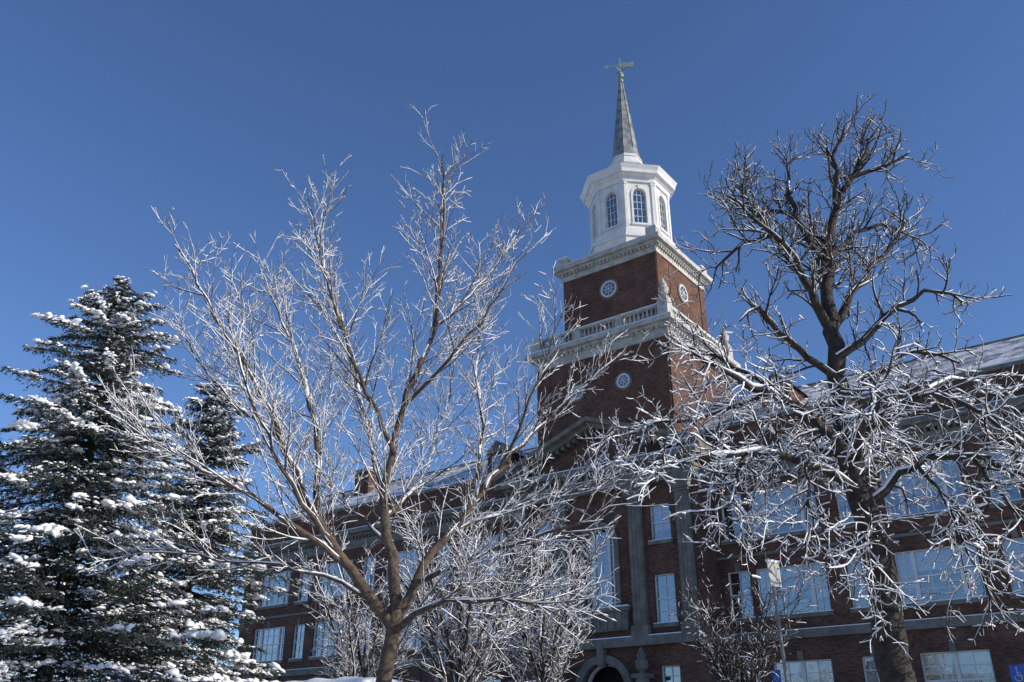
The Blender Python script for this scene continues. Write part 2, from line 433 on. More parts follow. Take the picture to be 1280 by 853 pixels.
def urn(x, y, z, k=1.0):
    W = P['cornice']
    W.box(x-.3*k, x+.3*k, y-.3*k, y+.3*k, z, z+.22*k)
    W.lathe(x, y, [(z+.22*k, .2*k), (z+.34*k, .1*k), (z+.5*k, .26*k), (z+.85*k, .33*k), (z+1.0*k, .2*k), (z+1.1*k, .26*k), (z+1.3*k, .14*k), (z+1.5*k, .07*k), (z+1.62*k, 0)], 14)
L0, L1, LT0, LT1 = C-4.7, C+4.75, 43.9, 52.6
stage(L0, L1, LT0, LT1, 16, 24.7)
fwn = P['cornice']
for z0, z1, e in ((24.35, 24.85, .12), (25.05, 25.2, .34), (25.2, 25.5, .62), (25.5, 25.75, .3)):
    fwn.box(L0-e, L1+e, LT0-e, LT1+e, z0, z1)
fwn.box(L0-.15, L1+.15, LT0-.15, LT1+.15, 24.85, 25.05)
P['snow'].box(L0-.58, L1+.58, LT0-.58, LT1+.58, 25.5, 25.56)
# parapet with open balusters
def balus(s0, s1, t0, t1, z0, z1, step=.3):
    e = .12
    for (a0, a1, b0, b1) in ((s0, s1, t0-e, t0+e), (s0, s1, t1-e, t1+e), (s0-e, s0+e, t0+.2, t1-.2), (s1-e, s1+e, t0+.2, t1-.2)):
        fwn.box(a0, a1, b0, b1, z1-.16, z1)
        P['snow'].box(a0+.02, a1-.02, b0+.02, b1-.02, z1, z1+.06)
        if a1-a0 > b1-b0:
            n = int((a1-a0)/step)
            for i in range(1, n): fwn.lathe(a0+(a1-a0)*i/n, (b0+b1)/2, [(z0, .1), (z0+.1, .06), (z0+.3, .11), (z0+.55, .05), (z1-.16, .08)], 6)
        else:
            n = int((b1-b0)/step)
            for i in range(1, n): fwn.lathe((a0+a1)/2, b0+(b1-b0)*i/n, [(z0, .1), (z0+.1, .06), (z0+.3, .11), (z0+.55, .05), (z1-.16, .08)], 6)
    for a in (s0, s1):
        for b in (t0, t1): fwn.box(a-.34, a+.34, b-.34, b+.34, z0, z1+.08)
    for a in (s0+(s1-s0)/3, s0+2*(s1-s0)/3):
        for b in (t0, t1): fwn.box(a-.25, a+.25, b-.2, b+.2, z0, z1+.02)
    for b in (t0+(t1-t0)/2,):
        for a in (s0, s1): fwn.box(a-.2, a+.2, b-.25, b+.25, z0, z1+.02)
balus(L0+.05, L1-.05, LT0+.05, LT1-.05, 25.75, 26.6)
for a in (L1-.05,):
    for b in (LT0+.05, LT1-.05): urn(a, b, 26.69, 1.0)
U0, U1, UT0, UT1 = C-3.45, C+3.65, 45.4, 52.3
stage(U0, U1, UT0, UT1, 25.7, 31.4)
fwn = P['cornice']
for z0, z1, e in ((31.2, 31.65, .1), (31.65, 31.75, .16), (31.75, 31.92, .34), (31.92, 32.25, .58), (32.25, 32.5, .3)):
    fwn.box(U0-e, U1+e, UT0-e, UT1+e, z0, z1)
UC = (U0+U1)/2
for (F, n) in ((Fr(UC, UT0, 0, -1), 3.55), (Fr(U1, (UT0+UT1)/2, 1, 0), 3.45)):
    x = -n
    while x < n:
        fbox(fwn, F, x, x+.14, .1, .28, 31.58, 31.748); x += .3
for (F, n) in ((Fr(C, LT0, 0, -1), 4.7), (Fr(L1, (LT0+LT1)/2, 1, 0), 4.35)):
    x = -n
    while x < n:
        fbox(fwn, F, x, x+.16, .1, .3, 24.88, 25.048); x += .34
P['snow'].box(U0-.5, U1+.5, UT0-.5, UT1+.5, 32.25, 32.32)
for a in (U0+.1, U1-.1):
    for b in (UT0+.1, UT1-.1):
        fwn.box(a-.38, a+.38, b-.38, b+.38, 32.5, 33.0); P['snow'].box(a-.36, a+.36, b-.36, b+.36, 33.0, 33.08)
FU = Fr(UC, UT0, 0, -1); FUs = Fr(U1, (UT0+UT1)/2, 1, 0)
oculus(FU, 0, 29.6, .52); oculus(FUs, 0, 29.6, .52)
for Fk, n in ((FU, 3.55), (FUs, 3.45)):
    for s_ in (-1, 1):
        a, b = sorted((s_*n, s_*(n-.75))); fbox(P['brick'], Fk, a, b, -.02, .05, 26.8, 31.2)
FL = Fr(C, LT0, 0, -1); FLs = Fr(L1, (LT0+LT1)/2, 1, 0)
for Fk in (FL, FLs):
    if Fk is FL:
        oculus(Fk, -1.65, 22.2, .38); oculus(Fk, 1.65, 22.2, .38)
    for s_ in (-1, 1):
        n = 4.7 if Fk is FL else 4.35
        a, b = sorted((s_*n, s_*(n-.95))); fbox(P['brick'], Fk, a, b, -.02, .06, 19.5, 24.35)
# belfry
fwn = P['white']
bx, by = C+.1, (UT0+UT1)/2
R8 = lambda apo: apo/math.cos(math.pi/8)
fwn.frustum(bx, by, 32.45, 33.5, R8(3.0), R8(3.0)); fwn.frustum(bx, by, 33.5, 33.7, R8(3.1), R8(3.1)); fwn.frustum(bx, by, 33.7, 34.3, R8(2.85), R8(2.8))
apo = 2.6; hwf = apo*math.tan(math.pi/8)
for k in range(8):
    a = -math.pi/2+k*math.pi/4
    n = (math.cos(a), math.sin(a)); F = Fr(bx+n[0]*apo, by+n[1]*apo, n[0], n[1])
    fwall(fwn, F, -hwf, hwf, 34.3, 38.4, [(-.46, .46, 34.85, 37.65, True)], .18)
    fquad(P['glass'], F, -.45, .45, -.15, 34.86, 37.64); fquad(P['dark'], F, -.6, .6, -.5, 34.6, 37.9)
    fring(fwn, F, 0, 37.19, .4, .458, -.175, -.1)
    for xx in (-.43, .43, -.15, .15): fbox(fwn, F, xx-.014, xx+.014, -.175, -.11, 34.86, 37.5)
    for zz in (35.45, 36.05, 36.6, 37.19): fbox(fwn, F, -.44, .44, -.172, -.112, zz-.015, zz+.015)
    fring(fwn, F, 0, 37.19, .47, .6, -.01, .06); fbox(fwn, F, -.09, .09, 0, .1, 37.62, 37.95)
    fbox(fwn, F, -.6, -.47, -.01, .06, 34.75, 37.19); fbox(fwn, F, .47, .6, -.01, .06, 34.75, 37.19)
    fbox(fwn, F, -.66, .66, -.01, .12, 34.66, 34.8)
    fbox(fwn, F, -hwf, -hwf+.2, -.01, .07, 34.3, 38.15); fbox(fwn, F, hwf-.2, hwf, -.01, .07, 34.3, 38.15)
    fbox(fwn, F, -hwf, -hwf+.24, -.01, .1, 37.95, 38.16); fbox(fwn, F, hwf-.24, hwf, -.01, .1, 37.95, 38.16)
for z0, z1, a0, a1 in ((38.15, 38.5, 2.72, 2.75), (38.5, 38.7, 2.8, 3.0), (38.7, 38.95, 3.12, 3.15), (38.95, 39.25, 3.15, 3.3)):
    fwn.frustum(bx, by, z0, z1, R8(a0), R8(a1))
P['snow'].frustum(bx, by, 39.25, 39.32, R8(3.2), R8(3.1))
prof = [(39.3, 2.95), (39.75, 2.3), (40.2, 1.85), (40.7, 1.5)]
for (z0, r0), (z1, r1) in zip(prof[:-1], prof[1:]): P['spire'].frustum(bx, by, z0, z1, R8(r0), R8(r1))
fwn.frustum(bx, by, 40.7, 40.95, R8(1.42), R8(1.42)); fwn.frustum(bx, by, 40.95, 41.6, R8(1.25), R8(1.05))
fwn.frustum(bx, by, 41.6, 41.85, R8(1.12), R8(1.02))
P['spire'].frustum(bx, by, 41.85, 42.6, R8(1.0), R8(.85))
P['spire'].frustum(bx, by, 42.6, 49.4, R8(.85), R8(.12))
for k in range(8):
    a = math.pi/8+k*math.pi/4
    v = []
    for z, r in ((42.6, R8(.85)), (49.4, R8(.12))):
        for da, dr in ((-.03, .0), (0, .035), (.03, .0)):
            rr = r+dr; w = da*(.8 if z < 45 else 3)
            v.append((bx+rr*math.cos(a+w), by+rr*math.sin(a+w), z))
    P['spire'].add(v, [(0, 1, 4, 3), (1, 2, 5, 4)])
V_ = P['verdigris']
V_.lathe(bx, by, [(49.3, .18), (49.5, .2), (49.6, .06), (49.75, .06), (49.8, .2), (50.0, .26), (50.2, .2), (50.25, .04), (51.7, .035), (51.75, .0)], 12)
vane = [(-1.25, 50.95), (-.95, 51.15), (-.9, 51.02), (-.15, 51.02), (-.05, 51.2), (.25, 51.3), (.6, 51.2), (1.1, 51.32), (1.0, 51.05), (1.15, 50.75), (.6, 50.85), (.25, 50.75), (-.05, 50.82), (-.15, 50.93), (-.9, 50.9), (-.95, 50.75)]
va = math.radians(30); du = (math.cos(va), math.sin(va)); dn = (-du[1], du[0])
n = len(vane); vs = []
for e in (-.035, .035):
    for (a, z) in vane: vs.append((bx+du[0]*a+dn[0]*e, by+du[1]*a+dn[1]*e, z))
V_.add(vs, [tuple(range(n)), tuple(reversed(range(n, 2*n)))]+[(i, (i+1) % n, n+(i+1) % n, n+i) for i in range(n)])
for a2 in (0, math.pi/2):
    dx, dy = math.cos(a2)*.55, math.sin(a2)*.55; e = .025
    V_.add([(bx-dx, by-dy, 50.42), (bx+dx, by+dy, 50.42), (bx+dx, by+dy, 50.48), (bx-dx, by-dy, 50.48)], [(0, 1, 2, 3)])

names = dict(brick='brick_walls', stone='stone_trim', cornice='tower_cornices', white='white_woodwork', glass='window_glass', blind='window_blinds', dark='dark_interiors', snow='ledge_snow', roof='slate_roof', spire='spire_cladding', verdigris='weather_vane')
for k, mb in P.items(): mb.obj(names[k], M[k], bld)

# ---------------------------------------------------------------- ground, road, parking, path
def sheet(name, s0, s1, t0, t1, dz, m, thick=0):
    ts = sorted({t0, t1, *[k for k in KT if t0 < k < t1]})
    mb = MB()
    for a, b in zip(ts[:-1], ts[1:]):
        mb.add([(s0, a, hgt(a)+dz), (s1, a, hgt(a)+dz), (s1, b, hgt(b)+dz), (s0, b, hgt(b)+dz)], [(0, 1, 2, 3)])
        if thick:
            mb.add([(s0, a, hgt(a)), (s1, a, hgt(a)), (s1, a, hgt(a)+dz), (s0, a, hgt(a)+dz)], [(0, 1, 2, 3)])
            mb.add([(s0, b, hgt(b)), (s1, b, hgt(b)), (s1, b, hgt(b)+dz), (s0, b, hgt(b)+dz)], [(0, 3, 2, 1)])
            for s_ in (s0, s1):
                mb.add([(s_, a, hgt(a)), (s_, b, hgt(b)), (s_, b, hgt(b)+dz), (s_, a, hgt(a)+dz)], [(0, 1, 2, 3)])
    o = mb.obj(name, m); o.rotation_euler = (0, 0, SITE); return o
sheet("ground", -1500, 1500, -1500, 2500, 0, M['ground'])
sheet("road", -90, 60, 24, 30, .004, M['asphalt'])
sheet("parking_lot", -15.5, -8.6, 10.5, 23.99, .005, M['asphalt'])
kb = MB()
for (s0, s1, t0, t1) in ((-90, -15.7, 23.8, 24), (-8.4, 60, 23.8, 24), (-90, 60, 30, 30.2)):
    kb.box(s0, s1, t0, t1, 1.0, 1.2+.125)
o = kb.obj("kerb", M['concrete']); o.rotation_euler = (0, 0, SITE)
mk = MB(); s = -88
while s < 58: mk.add([(s, 26.95, 1.208), (s+3, 26.95, 1.208), (s+3, 27.07, 1.208), (s, 27.07, 1.208)], [(0, 1, 2, 3)]); s += 9
for t in (11.2, 13.9, 16.6, 19.3, 22.0):
    mk.add([(-15.3, t, hgt(t)+.01), (-10.6, t, hgt(t)+.01), (-10.6, t+.1, hgt(t+.1)+.01), (-15.3, t+.1, hgt(t+.1)+.01)], [(0, 1, 2, 3)])
o = mk.obj("road_markings", M['paint']); o.rotation_euler = (0, 0, SITE)
sheet("entrance_path", C-2.2, C+2.2, 30.2, 41, .03, M['concrete'], 1)

# ---------------------------------------------------------------- branch tubes
WIND = np.array([.3, -.4, 0.0])
def rings(Pt, Ru, Rs, cen_off, sides, refup):
    T = np.empty_like(Pt); T[:, 1:-1] = Pt[:, 2:]-Pt[:, :-2]; T[:, 0] = Pt[:, 1]-Pt[:, 0]; T[:, -1] = Pt[:, -1]-Pt[:, -2]
    T /= np.linalg.norm(T, axis=2, keepdims=True)+1e-9
    up = refup-(T*refup).sum(2, keepdims=True)*T
    up /= np.linalg.norm(up, axis=2, keepdims=True)+1e-6
    sd = np.cross(T, up)
    ang = np.arange(sides)*2*math.pi/sides
    c = Pt+up*cen_off[..., None]
    V = c[:, :, None, :]+sd[:, :, None, :]*(np.cos(ang)[None, None, :, None]*Rs[:, :, None, None])+up[:, :, None, :]*(np.sin(ang)[None, None, :, None]*Ru[:, :, None, None])
    return V, T
def tube_faces(K, n, sides, off):
    k = np.arange(K)[:, None, None]*n*sides; i = np.arange(n-1)[None, :, None]*sides; j = np.arange(sides)[None, None, :]
    j2 = (j+1) % sides
    F = np.stack([k+i+j, k+i+j2, k+i+sides+j2, k+i+sides+j], -1).reshape(-1, 4)+off
    return F
def group(polys):
    g = {}
    for p, r in polys: g.setdefault(len(p), []).append((p, r))
    for n, lst in g.items():
        yield n, np.array([p for p, r in lst], dtype=float), np.array([r for p, r in lst], dtype=float)
def bark_mesh(polys, name, m, parent, sides=4, big=12):
    VV = []; FF = []; off = 0
    for part, sd, ref in (([q for q in polys if q[1][0] > .1], big, np.array([.1, -1.0, .05])),
                          ([q for q in polys if .03 < q[1][0] <= .1], 9, np.array([.13, .07, 1.0])),
                          ([q for q in polys if q[1][0] <= .03], sides, np.array([.13, .07, 1.0]))):
        for n, Pt, r in group(part):
            V, _ = rings(Pt, r, r, np.zeros_like(r), sd, ref)
            VV.append(V.reshape(-1, 3)); FF.append(tube_faces(len(Pt), n, sd, off)); off += V.size//3
    return np_obj(name, np.concatenate(VV), np.concatenate(FF), m, parent)
def snow_mesh(polys, name, parent, base=.006, cover=.75, kr=.5, maxr=.05, zfun=None, vert=.35):
    VV = []; FF = []; off = 0
    ref = np.array([0, 0, 1.0])+WIND*.7
    for part, sides in (([q for q in polys if .02 < q[1][0] < .125], 7), ([q for q in polys if q[1][0] <= .02], 4)):
      for n, Pt, r in group(part):
        K = len(Pt)
        T = np.diff(Pt, axis=1); T = np.concatenate([T, T[:, -1:]], 1); T /= np.linalg.norm(T, axis=2, keepdims=True)+1e-9
        hz = np.sqrt(np.clip(1-T[..., 2]**2, 0, 1))
        nz = rng.random((K, n)); nz2 = np.clip((nz+np.roll(nz, 1, 1))*.5+rng.random((K, 1))*.3, 0, 1.3)
        amt = np.clip((nz2-(1-cover))/cover, 0, 1.2)*(vert+(1-vert)*hz**1.3)
        if zfun is not None: amt = amt*zfun(Pt)
        h = (base+kr*np.minimum(r, maxr))*amt*1.5
        k = np.clip(1-(r-.01)/.03, 0, 1)
        w = np.where(amt > .03, r*(.8+.1*k)*np.clip(amt*2.2, 0.3, 1)+base*.5*amt, 0)
        h = np.where(amt > .03, h, 0); h[:, -1] *= .7
        V, _ = rings(Pt, h*.75+r*.1*k*(amt > .03)+1e-4, w+1e-4, r*(.6-.02*k)+h*.35, sides, ref)
        VV.append(V.reshape(-1, 3)); FF.append(tube_faces(K, n, sides, off)); off += V.size//3
    return np_obj(name, np.concatenate(VV), np.concatenate(FF), M['snow'], parent)

def smooth_poly(pts, radii, step=.22, wob=.03):
    pts = [Vector(p) for p in pts]
    out = []; rad = []
    n = len(pts)
    for i in range(n-1):
        p0 = pts[max(i-1, 0)]; p1 = pts[i]; p2 = pts[i+1]; p3 = pts[min(i+2, n-1)]
        m = max(2, int((p2-p1).length/step))
        for k in range(m):
            t = k/m
            q = .5*((2*p1)+(p2-p0)*t+(2*p0-5*p1+4*p2-p3)*t*t+(3*p1-p0-3*p2+p3)*t**3)
            out.append(q); rad.append(radii[i]*(1-t)+radii[i+1]*t)
    out.append(pts[-1]); rad.append(radii[-1])
    for i in range(1, len(out)):
        s_ = wob
        out[i] = out[i]+Vector((random.gauss(0, s_), random.gauss(0, s_), random.gauss(0, s_)))*(.5 if i == 1 else 1)
    return out, rad
def rndv(): return Vector((random.gauss(0, 1), random.gauss(0, 1), random.gauss(0, 1)))
def grow(start, d, L, r0, r1, n, up, wig):
    pts = [start.copy()]; rad = [r0]; d = d.normalized(); st_ = L/n
    for i in range(n):
        d = (d+rndv()*wig+Vector((0, 0, up))).normalized()
        pts.append(pts[-1]+d*st_); rad.append(r0+(r1-r0)*(i+1)/n)
    return pts, rad
def arc(pts):
    L = [0]
    for a, b in zip(pts[:-1], pts[1:]): L.append(L[-1]+(b-a).length)
    return L
def spawn(par, lev, out, pr):
    pts, rad = par
    A = arc(pts); tot = A[-1]
    c = pr[lev]
    s_ = tot*c['from']+random.random()*c['sp']
    i = 0; phi = random.random()*6.28
    while s_ < tot*.985:
        while i < len(A)-2 and A[i+1] < s_: i += 1
        f = (s_-A[i])/max(A[i+1]-A[i], 1e-6)
        p = pts[i].lerp(pts[i+1], f); t = (pts[i+1]-pts[i]).normalized(); r = rad[i]*(1-f)+rad[i+1]*f
        ref = Vector((0, 0, 1)) if abs(t.z) < .9 else Vector((1, 0, 0))
        a1 = t.cross(ref).normalized(); a2 = t.cross(a1)
        phi += 2.4+random.gauss(0, .3)
        kids = 2 if random.random() < c.get('pair', 0) else 1
        for kk in range(kids):
            ph = phi+math.pi*kk
            perp = a1*math.cos(ph)+a2*math.sin(ph)*c.get('flat', .8)
            an = math.radians(random.gauss(c['ang'], 9))
            d = t*math.cos(an)+perp*math.sin(an)
            d.z += c.get('bias', 0)
            fr = s_/tot
            Ln = random.uniform(*c['len'])*(1-c.get('tap', .5)*fr)
            rr = min(r*.72, c['r']*(.7+.6*random.random())*(1-.3*fr)); rr = max(rr, c['rmin'])
            ch = grow(p, d, Ln, rr, c['rend'], c['n'], c['up']+c.get('upj', 0)*random.gauss(0, 1), c['wig'])
            out.append(ch)
            if lev+1 < len(pr): spawn(ch, lev+1, out, pr)
        s_ += c['sp']*random.uniform(.6, 1.4)

def build_tree(name, loc, limbs, pr, bark, snowkw, wob=.02, step=.22):
    root = empty(name, loc)
    polys = []
    o = Vector(loc)
    for spec in limbs:
        pts, r0, r1 = spec[:3]
        prr = pr if len(spec) < 4 else spec[3]
        n = len(pts); rr = [r0+(r1-r0)*(i/(n-1))**.8 for i in range(n)]
        ps, rs = smooth_poly([Vector(p)-o for p in pts], rr, step, wob)
        polys.append((ps, rs))
        if prr: spawn((ps, rs), 0, polys, prr)
    tip = []
    for p, r in polys: tip.append(([tuple(v) for v in p], r))
    bark_mesh(tip, "trunk_and_branches", bark, root)
    snow_mesh(tip, "branch_snow", root, **snowkw)
    print(name, "polylines", len(polys))
    return root

# Tree A: young maple
prA = [dict(sp=.205, len=(.7, 2.0), tap=.5, ang=36, bias=.18, up=.03, wig=.045, n=8, r=.014, rmin=.007, rend=.0035, pair=.3, flat=.9, **{'from': .15}),
       dict(sp=.165, len=(.25, .95), tap=.5, ang=42, bias=.12, up=.04, wig=.07, n=5, r=.006, rmin=.004, rend=.0027, pair=.33, flat=.85, **{'from': .12}),
       dict(sp=.15, len=(.07, .26), tap=.4, ang=46, bias=.15, up=.06, wig=.1, n=2, r=.0035, rmin=.0029, rend=.0026, pair=.33, **{'from': .2})]
prAs = [dict(prA[0], sp=.27, len=(.5, 1.4)), dict(prA[1], sp=.18), prA[2]]
gA = ground_at(-1.7, 12)
A = [([(-1.74, 12, gA-.2), (-1.68, 12, 1.6), (-1.63, 12, 2.58), (-1.50, 12, 3.3), (-1.62, 12.1, 4.18), (-1.78, 12.2, 4.94), (-1.6, 12.3, 6.34), (-1.19, 12.3, 7.62), (-1.12, 12.2, 9.0), (-1.13, 12.1, 10.6)], .14, .01, None),
     ([(-1.5, 12, 3.25), (-1.62, 12.1, 4.18), (-1.78, 12.2, 4.94), (-1.6, 12.3, 6.34), (-1.19, 12.3, 7.62), (-1.12, 12.2, 9.0), (-1.13, 12.1, 10.7)], .06, .008),
     ([(-1.52, 12, 3.2), (-2.11, 11.9, 3.92), (-2.6, 11.8, 4.61), (-3.14, 11.7, 5.62), (-3.7, 11.5, 6.6), (-4.35, 11.4, 7.6), (-4.9, 11.3, 8.5)], .085, .009),
     ([(-1.5, 12, 3.25), (-1.17, 12.2, 4.07), (-.55, 12.5, 4.94), (0, 12.8, 5.8), (.57, 13, 6.45), (1.2, 13.2, 7.1), (1.9, 13.3, 7.8)], .075, .008, prAs),
     ([(-1.52, 12, 3.15), (-1.04, 11.6, 3.42), (-.41, 11.2, 3.42), (.1, 11, 3.4), (.55, 10.9, 3.25)], .05, .009),
     ([(-2.6, 11.8, 4.61), (-2.84, 12.2, 6.1), (-3.46, 12.5, 7.62), (-4.1, 12.8, 8.9)], .05, .008),
     ([(-2.2, 11.9, 4.0), (-3.13, 11.3, 4.6), (-4.0, 11.1, 5.05), (-4.8, 10.9, 5.5)], .045, .008),
     ([(-1.78, 12.2, 4.94), (-2.16, 12.8, 6.1), (-2.63, 13.2, 7.7), (-3.2, 13.5, 9.2), (-3.5, 13.7, 10.0)], .045, .007),
     ([(-1.3, 12.1, 3.8), (-.42, 11.4, 4.0), (.64, 11, 4.25), (1.4, 10.8, 4.55)], .042, .008, prAs),
     ([(-1.19, 12.3, 7.62), (-.55, 12.6, 8.5), (-.1, 12.9, 9.3), (.1, 13, 9.8)], .03, .006, prAs),
     ([(-1.6, 12.3, 6.34), (-.75, 11.8, 7.1), (-.1, 11.6, 8.0), (.3, 11.5, 8.7)], .035, .006, prAs),
     ([(-1.65, 12.2, 5.6), (-2.3, 11.7, 6.9), (-2.75, 11.4, 8.2), (-3.05, 11.3, 9.3)], .037, .006),
     ([(-.55, 12.5, 4.94), (-.46, 13.2, 6.2), (-.6, 13.7, 7.6), (-.5, 14, 9.2)], .038, .007),
     ([(-1.75, 12.2, 4.7), (-1.4, 13.5, 5.6), (-1.2, 14.6, 7), (-1, 15.2, 8.6)], .04, .007),
     ([(-2.4, 11.85, 4.3), (-2.9, 10.9, 5.0), (-3.4, 10.7, 6.0), (-3.8, 10.6, 7.0)], .037, .007, prAs),
     ([(-1.7, 12, 3.5), (-2.5, 12.2, 3.9), (-3.8, 11.8, 4.05), (-4.9, 11.6, 4.15)], .036, .007, prAs),
     ([(-3.14, 11.7, 5.62), (-4.0, 11.9, 6.3), (-4.7, 12.1, 7.1), (-5.2, 12.3, 7.8)], .03, .006),
     ([(-.9, 12.35, 4.5), (-.1, 12.7, 4.9), (.9, 13.1, 5.3), (1.8, 13.4, 5.7)], .033, .006),
     ([(-1.62, 12.1, 4.3), (-2.3, 13.2, 5.0), (-3.2, 14.2, 6.0), (-4.3, 15, 7.4)], .035, .007, prAs),
     ([(-.2, 12.7, 5.5), (.2, 12.2, 6.2), (.5, 11.9, 7.0), (.8, 11.7, 7.7)], .03, .006, prAs),
     ]
build_tree("maple_tree", (-1.74, 12, gA), A, prA, M['barkA'], dict(base=.0060, cover=.75, kr=.36, maxr=.05, vert=.28))

# Tree B: gnarled dark tree
prU = [dict(sp=.19, len=(.5, 1.2), tap=.3, ang=48, bias=.1, up=.05, upj=.05, wig=.15, n=8, r=.028, rmin=.012, rend=.008, pair=.25, **{'from': .1}),
       dict(sp=.16, len=(.2, .6), tap=.3, ang=52, bias=.12, up=.1, upj=.06, wig=.18, n=5, r=.012, rmin=.0085, rend=.006, pair=.3, **{'from': .12}),
       dict(sp=.14, len=(.06, .2), tap=.2, ang=55, bias=.2, up=.22, wig=.15, n=2, r=.007, rmin=.0055, rend=.0055, pair=.3, **{'from': .25})]
prL = [dict(sp=.19, len=(.5, 1.4), tap=.3, ang=55, bias=-.02, up=-.03, upj=.1, wig=.14, n=8, r=.022, rmin=.010, rend=.006, pair=.25, **{'from': .12}),
       dict(sp=.155, len=(.2, .7), tap=.3, ang=56, bias=-.03, up=-.05, upj=.16, wig=.16, n=5, r=.009, rmin=.006, rend=.0045, pair=.3, **{'from': .12}),
       dict(sp=.15, len=(.07, .22), tap=.2, ang=58, bias=.05, up=.05, wig=.15, n=2, r=.005, rmin=.0042, rend=.0038, pair=.3, **{'from': .2})]
gB = ground_at(5.3, 13)
Bt = [([(5.36, 13, gB-.2), (5.3, 13, 1.9), (5.23, 13, 2.65), (5.25, 13, 3.71), (5.21, 13, 4.85), (5.13, 13, 5.45), (5.09, 13, 6.73), (5.13, 13, 7.4), (5.18, 13, 8.11)], .29, .12, None),
      ([(5.18, 13, 8.05), (5.3, 13.1, 9.3), (5.66, 13.2, 10.4), (6.3, 13.2, 11.5), (6.7, 13.2, 12.2)], .115, .016, prU),
      ([(5.15, 13, 7.9), (4.75, 12.8, 8.8), (4.3, 12.6, 9.5), (3.6, 12.5, 10.1)], .09, .016, prU),
      ([(5.26, 13.05, 9.0), (5.0, 13.3, 10.2), (4.95, 13.4, 11.2), (5.2, 13.5, 11.7)], .07, .016, prU),
      ([(5.14, 13, 7.9), (5.8, 13.2, 8.85), (6.45, 13.4, 9.6), (7.1, 13.6, 10.4)], .085, .016, prU),
      ([(5.66, 13.2, 10.4), (5.7, 13.0, 11.3), (5.9, 12.8, 11.8)], .055, .016, prU),
      ([(5.9, 13.2, 11.0), (6.6, 13.1, 11.2), (7.0, 13, 11.4)], .05, .016, prU),
      ([(5.13, 12.9, 7.4), (5.9, 12.6, 8.0), (6.5, 12.4, 8.3), (7.0, 12.3, 8.1)], .07, .016, prU),
      ([(5.1, 13, 7.1), (4.4, 12.9, 7.6), (3.95, 12.7, 8.2), (3.5, 12.6, 7.9)], .07, .016, prU),
      ([(4.75, 12.8, 8.8), (4.5, 13.2, 9.8), (4.2, 13.5, 10.7), (4.2, 13.7, 11.2)], .055, .016, prU),
      ([(5.2, 13, 8.6), (5.5, 14, 9.4), (5.8, 14.6, 10.4), (6.2, 15, 11.2)], .06, .016, prU),
      ([(5.12, 13, 6.6), (5.7, 12.8, 7.1), (6.3, 12.7, 7.4), (6.9, 12.6, 7.2)], .06, .016, prU),
      ([(5.3, 13.1, 9.3), (6.0, 13.4, 10.0), (6.8, 13.6, 10.3), (7.3, 13.8, 10.0)], .055, .016, prU),
      ([(4.3, 12.6, 9.5), (3.8, 12.8, 9.4), (3.3, 13.0, 9.0)], .045, .016, prU),
      ([(5.0, 13.3, 10.2), (4.5, 13.4, 10.6), (3.9, 13.5, 10.6)], .045, .016, prU),
      # lower, snow laden
      ([(5.14, 13, 5.5), (4.55, 12.6, 6.2), (3.75, 12.2, 6.55), (3.05, 11.9, 6.75), (2.5, 11.7, 7.0)], .12, .014, prL),
      ([(5.2, 13, 5.2), (4.3, 12.6, 5.6), (3.35, 12.3, 5.65), (2.5, 12, 5.45), (1.7, 11.9, 5.2)], .085, .012, prL),
      ([(5.12, 13, 6.1), (5.7, 12.7, 6.3), (6.25, 12.5, 6.7), (6.9, 12.3, 6.2), (7.4, 12.2, 5.5)], .1, .014, prL),
      ([(5.2, 13, 5.0), (5.9, 12.8, 5.6), (6.7, 12.6, 5.7), (7.5, 12.5, 5.3), (7.9, 12.5, 4.7)], .08, .014, prL),
      ([(4.4, 12.6, 6.25), (3.7, 12.8, 7.1), (3.05, 13, 7.5), (2.6, 13.1, 7.7)], .055, .012, prL),
      ([(3.75, 12.2, 6.55), (3.0, 12.6, 6.3), (2.1, 12.9, 6.3), (1.5, 13.1, 6.1)], .045, .01, prL),
      ([(5.15, 12.9, 5.7), (5.0, 11.8, 6.2), (4.8, 11.1, 6.1), (4.6, 10.7, 5.5)], .06, .012, prL),
      ([(5.15, 13.1, 5.8), (4.9, 14.2, 6.3), (4.3, 15.2, 6.5), (3.7, 16, 6.3)], .07, .012, prL),
      ([(5.15, 13.1, 5.9), (5.7, 14.2, 6.5), (6.6, 15.2, 6.8), (7.6, 16, 6.4)], .07, .012, prL),
      ([(3.35, 12.3, 5.65), (3.0, 12.0, 5.0), (2.8, 11.8, 4.3)], .035, .01, prL),
      ([(6.7, 12.6, 5.7), (6.9, 12.2, 4.9), (7.0, 12.0, 4.1)], .035, .01, prL),
      ([(6.0, 12.8, 5.6), (6.1, 12.4, 4.9), (6.2, 12.2, 4.2), (6.3, 12.1, 3.6)], .03, .01, prL),
      ([(4.3, 12.6, 5.6), (4.1, 12.2, 4.9), (3.9, 12, 4.3)], .03, .01, prL),
      ([(6.25, 12.5, 6.7), (7.0, 12.8, 7.0), (7.6, 13, 6.8)], .04, .01, prL),
      ([(5.22, 12.9, 4.6), (4.9, 12.2, 4.6), (4.7, 11.9, 4.2), (4.6, 11.8, 3.7)], .03, .01, prL),
      ]
def zB(Pt):
    return np.clip(1.15-.26*np.clip(Pt[..., 2]+gB-7.0, 0, 3), .58, 1.15)
build_tree("gnarled_catalpa_tree", (5.36, 13, gB), Bt, prL, M['barkB'], dict(base=.0098, cover=.74, kr=.45, maxr=.05, zfun=zB, vert=.25), wob=.03)

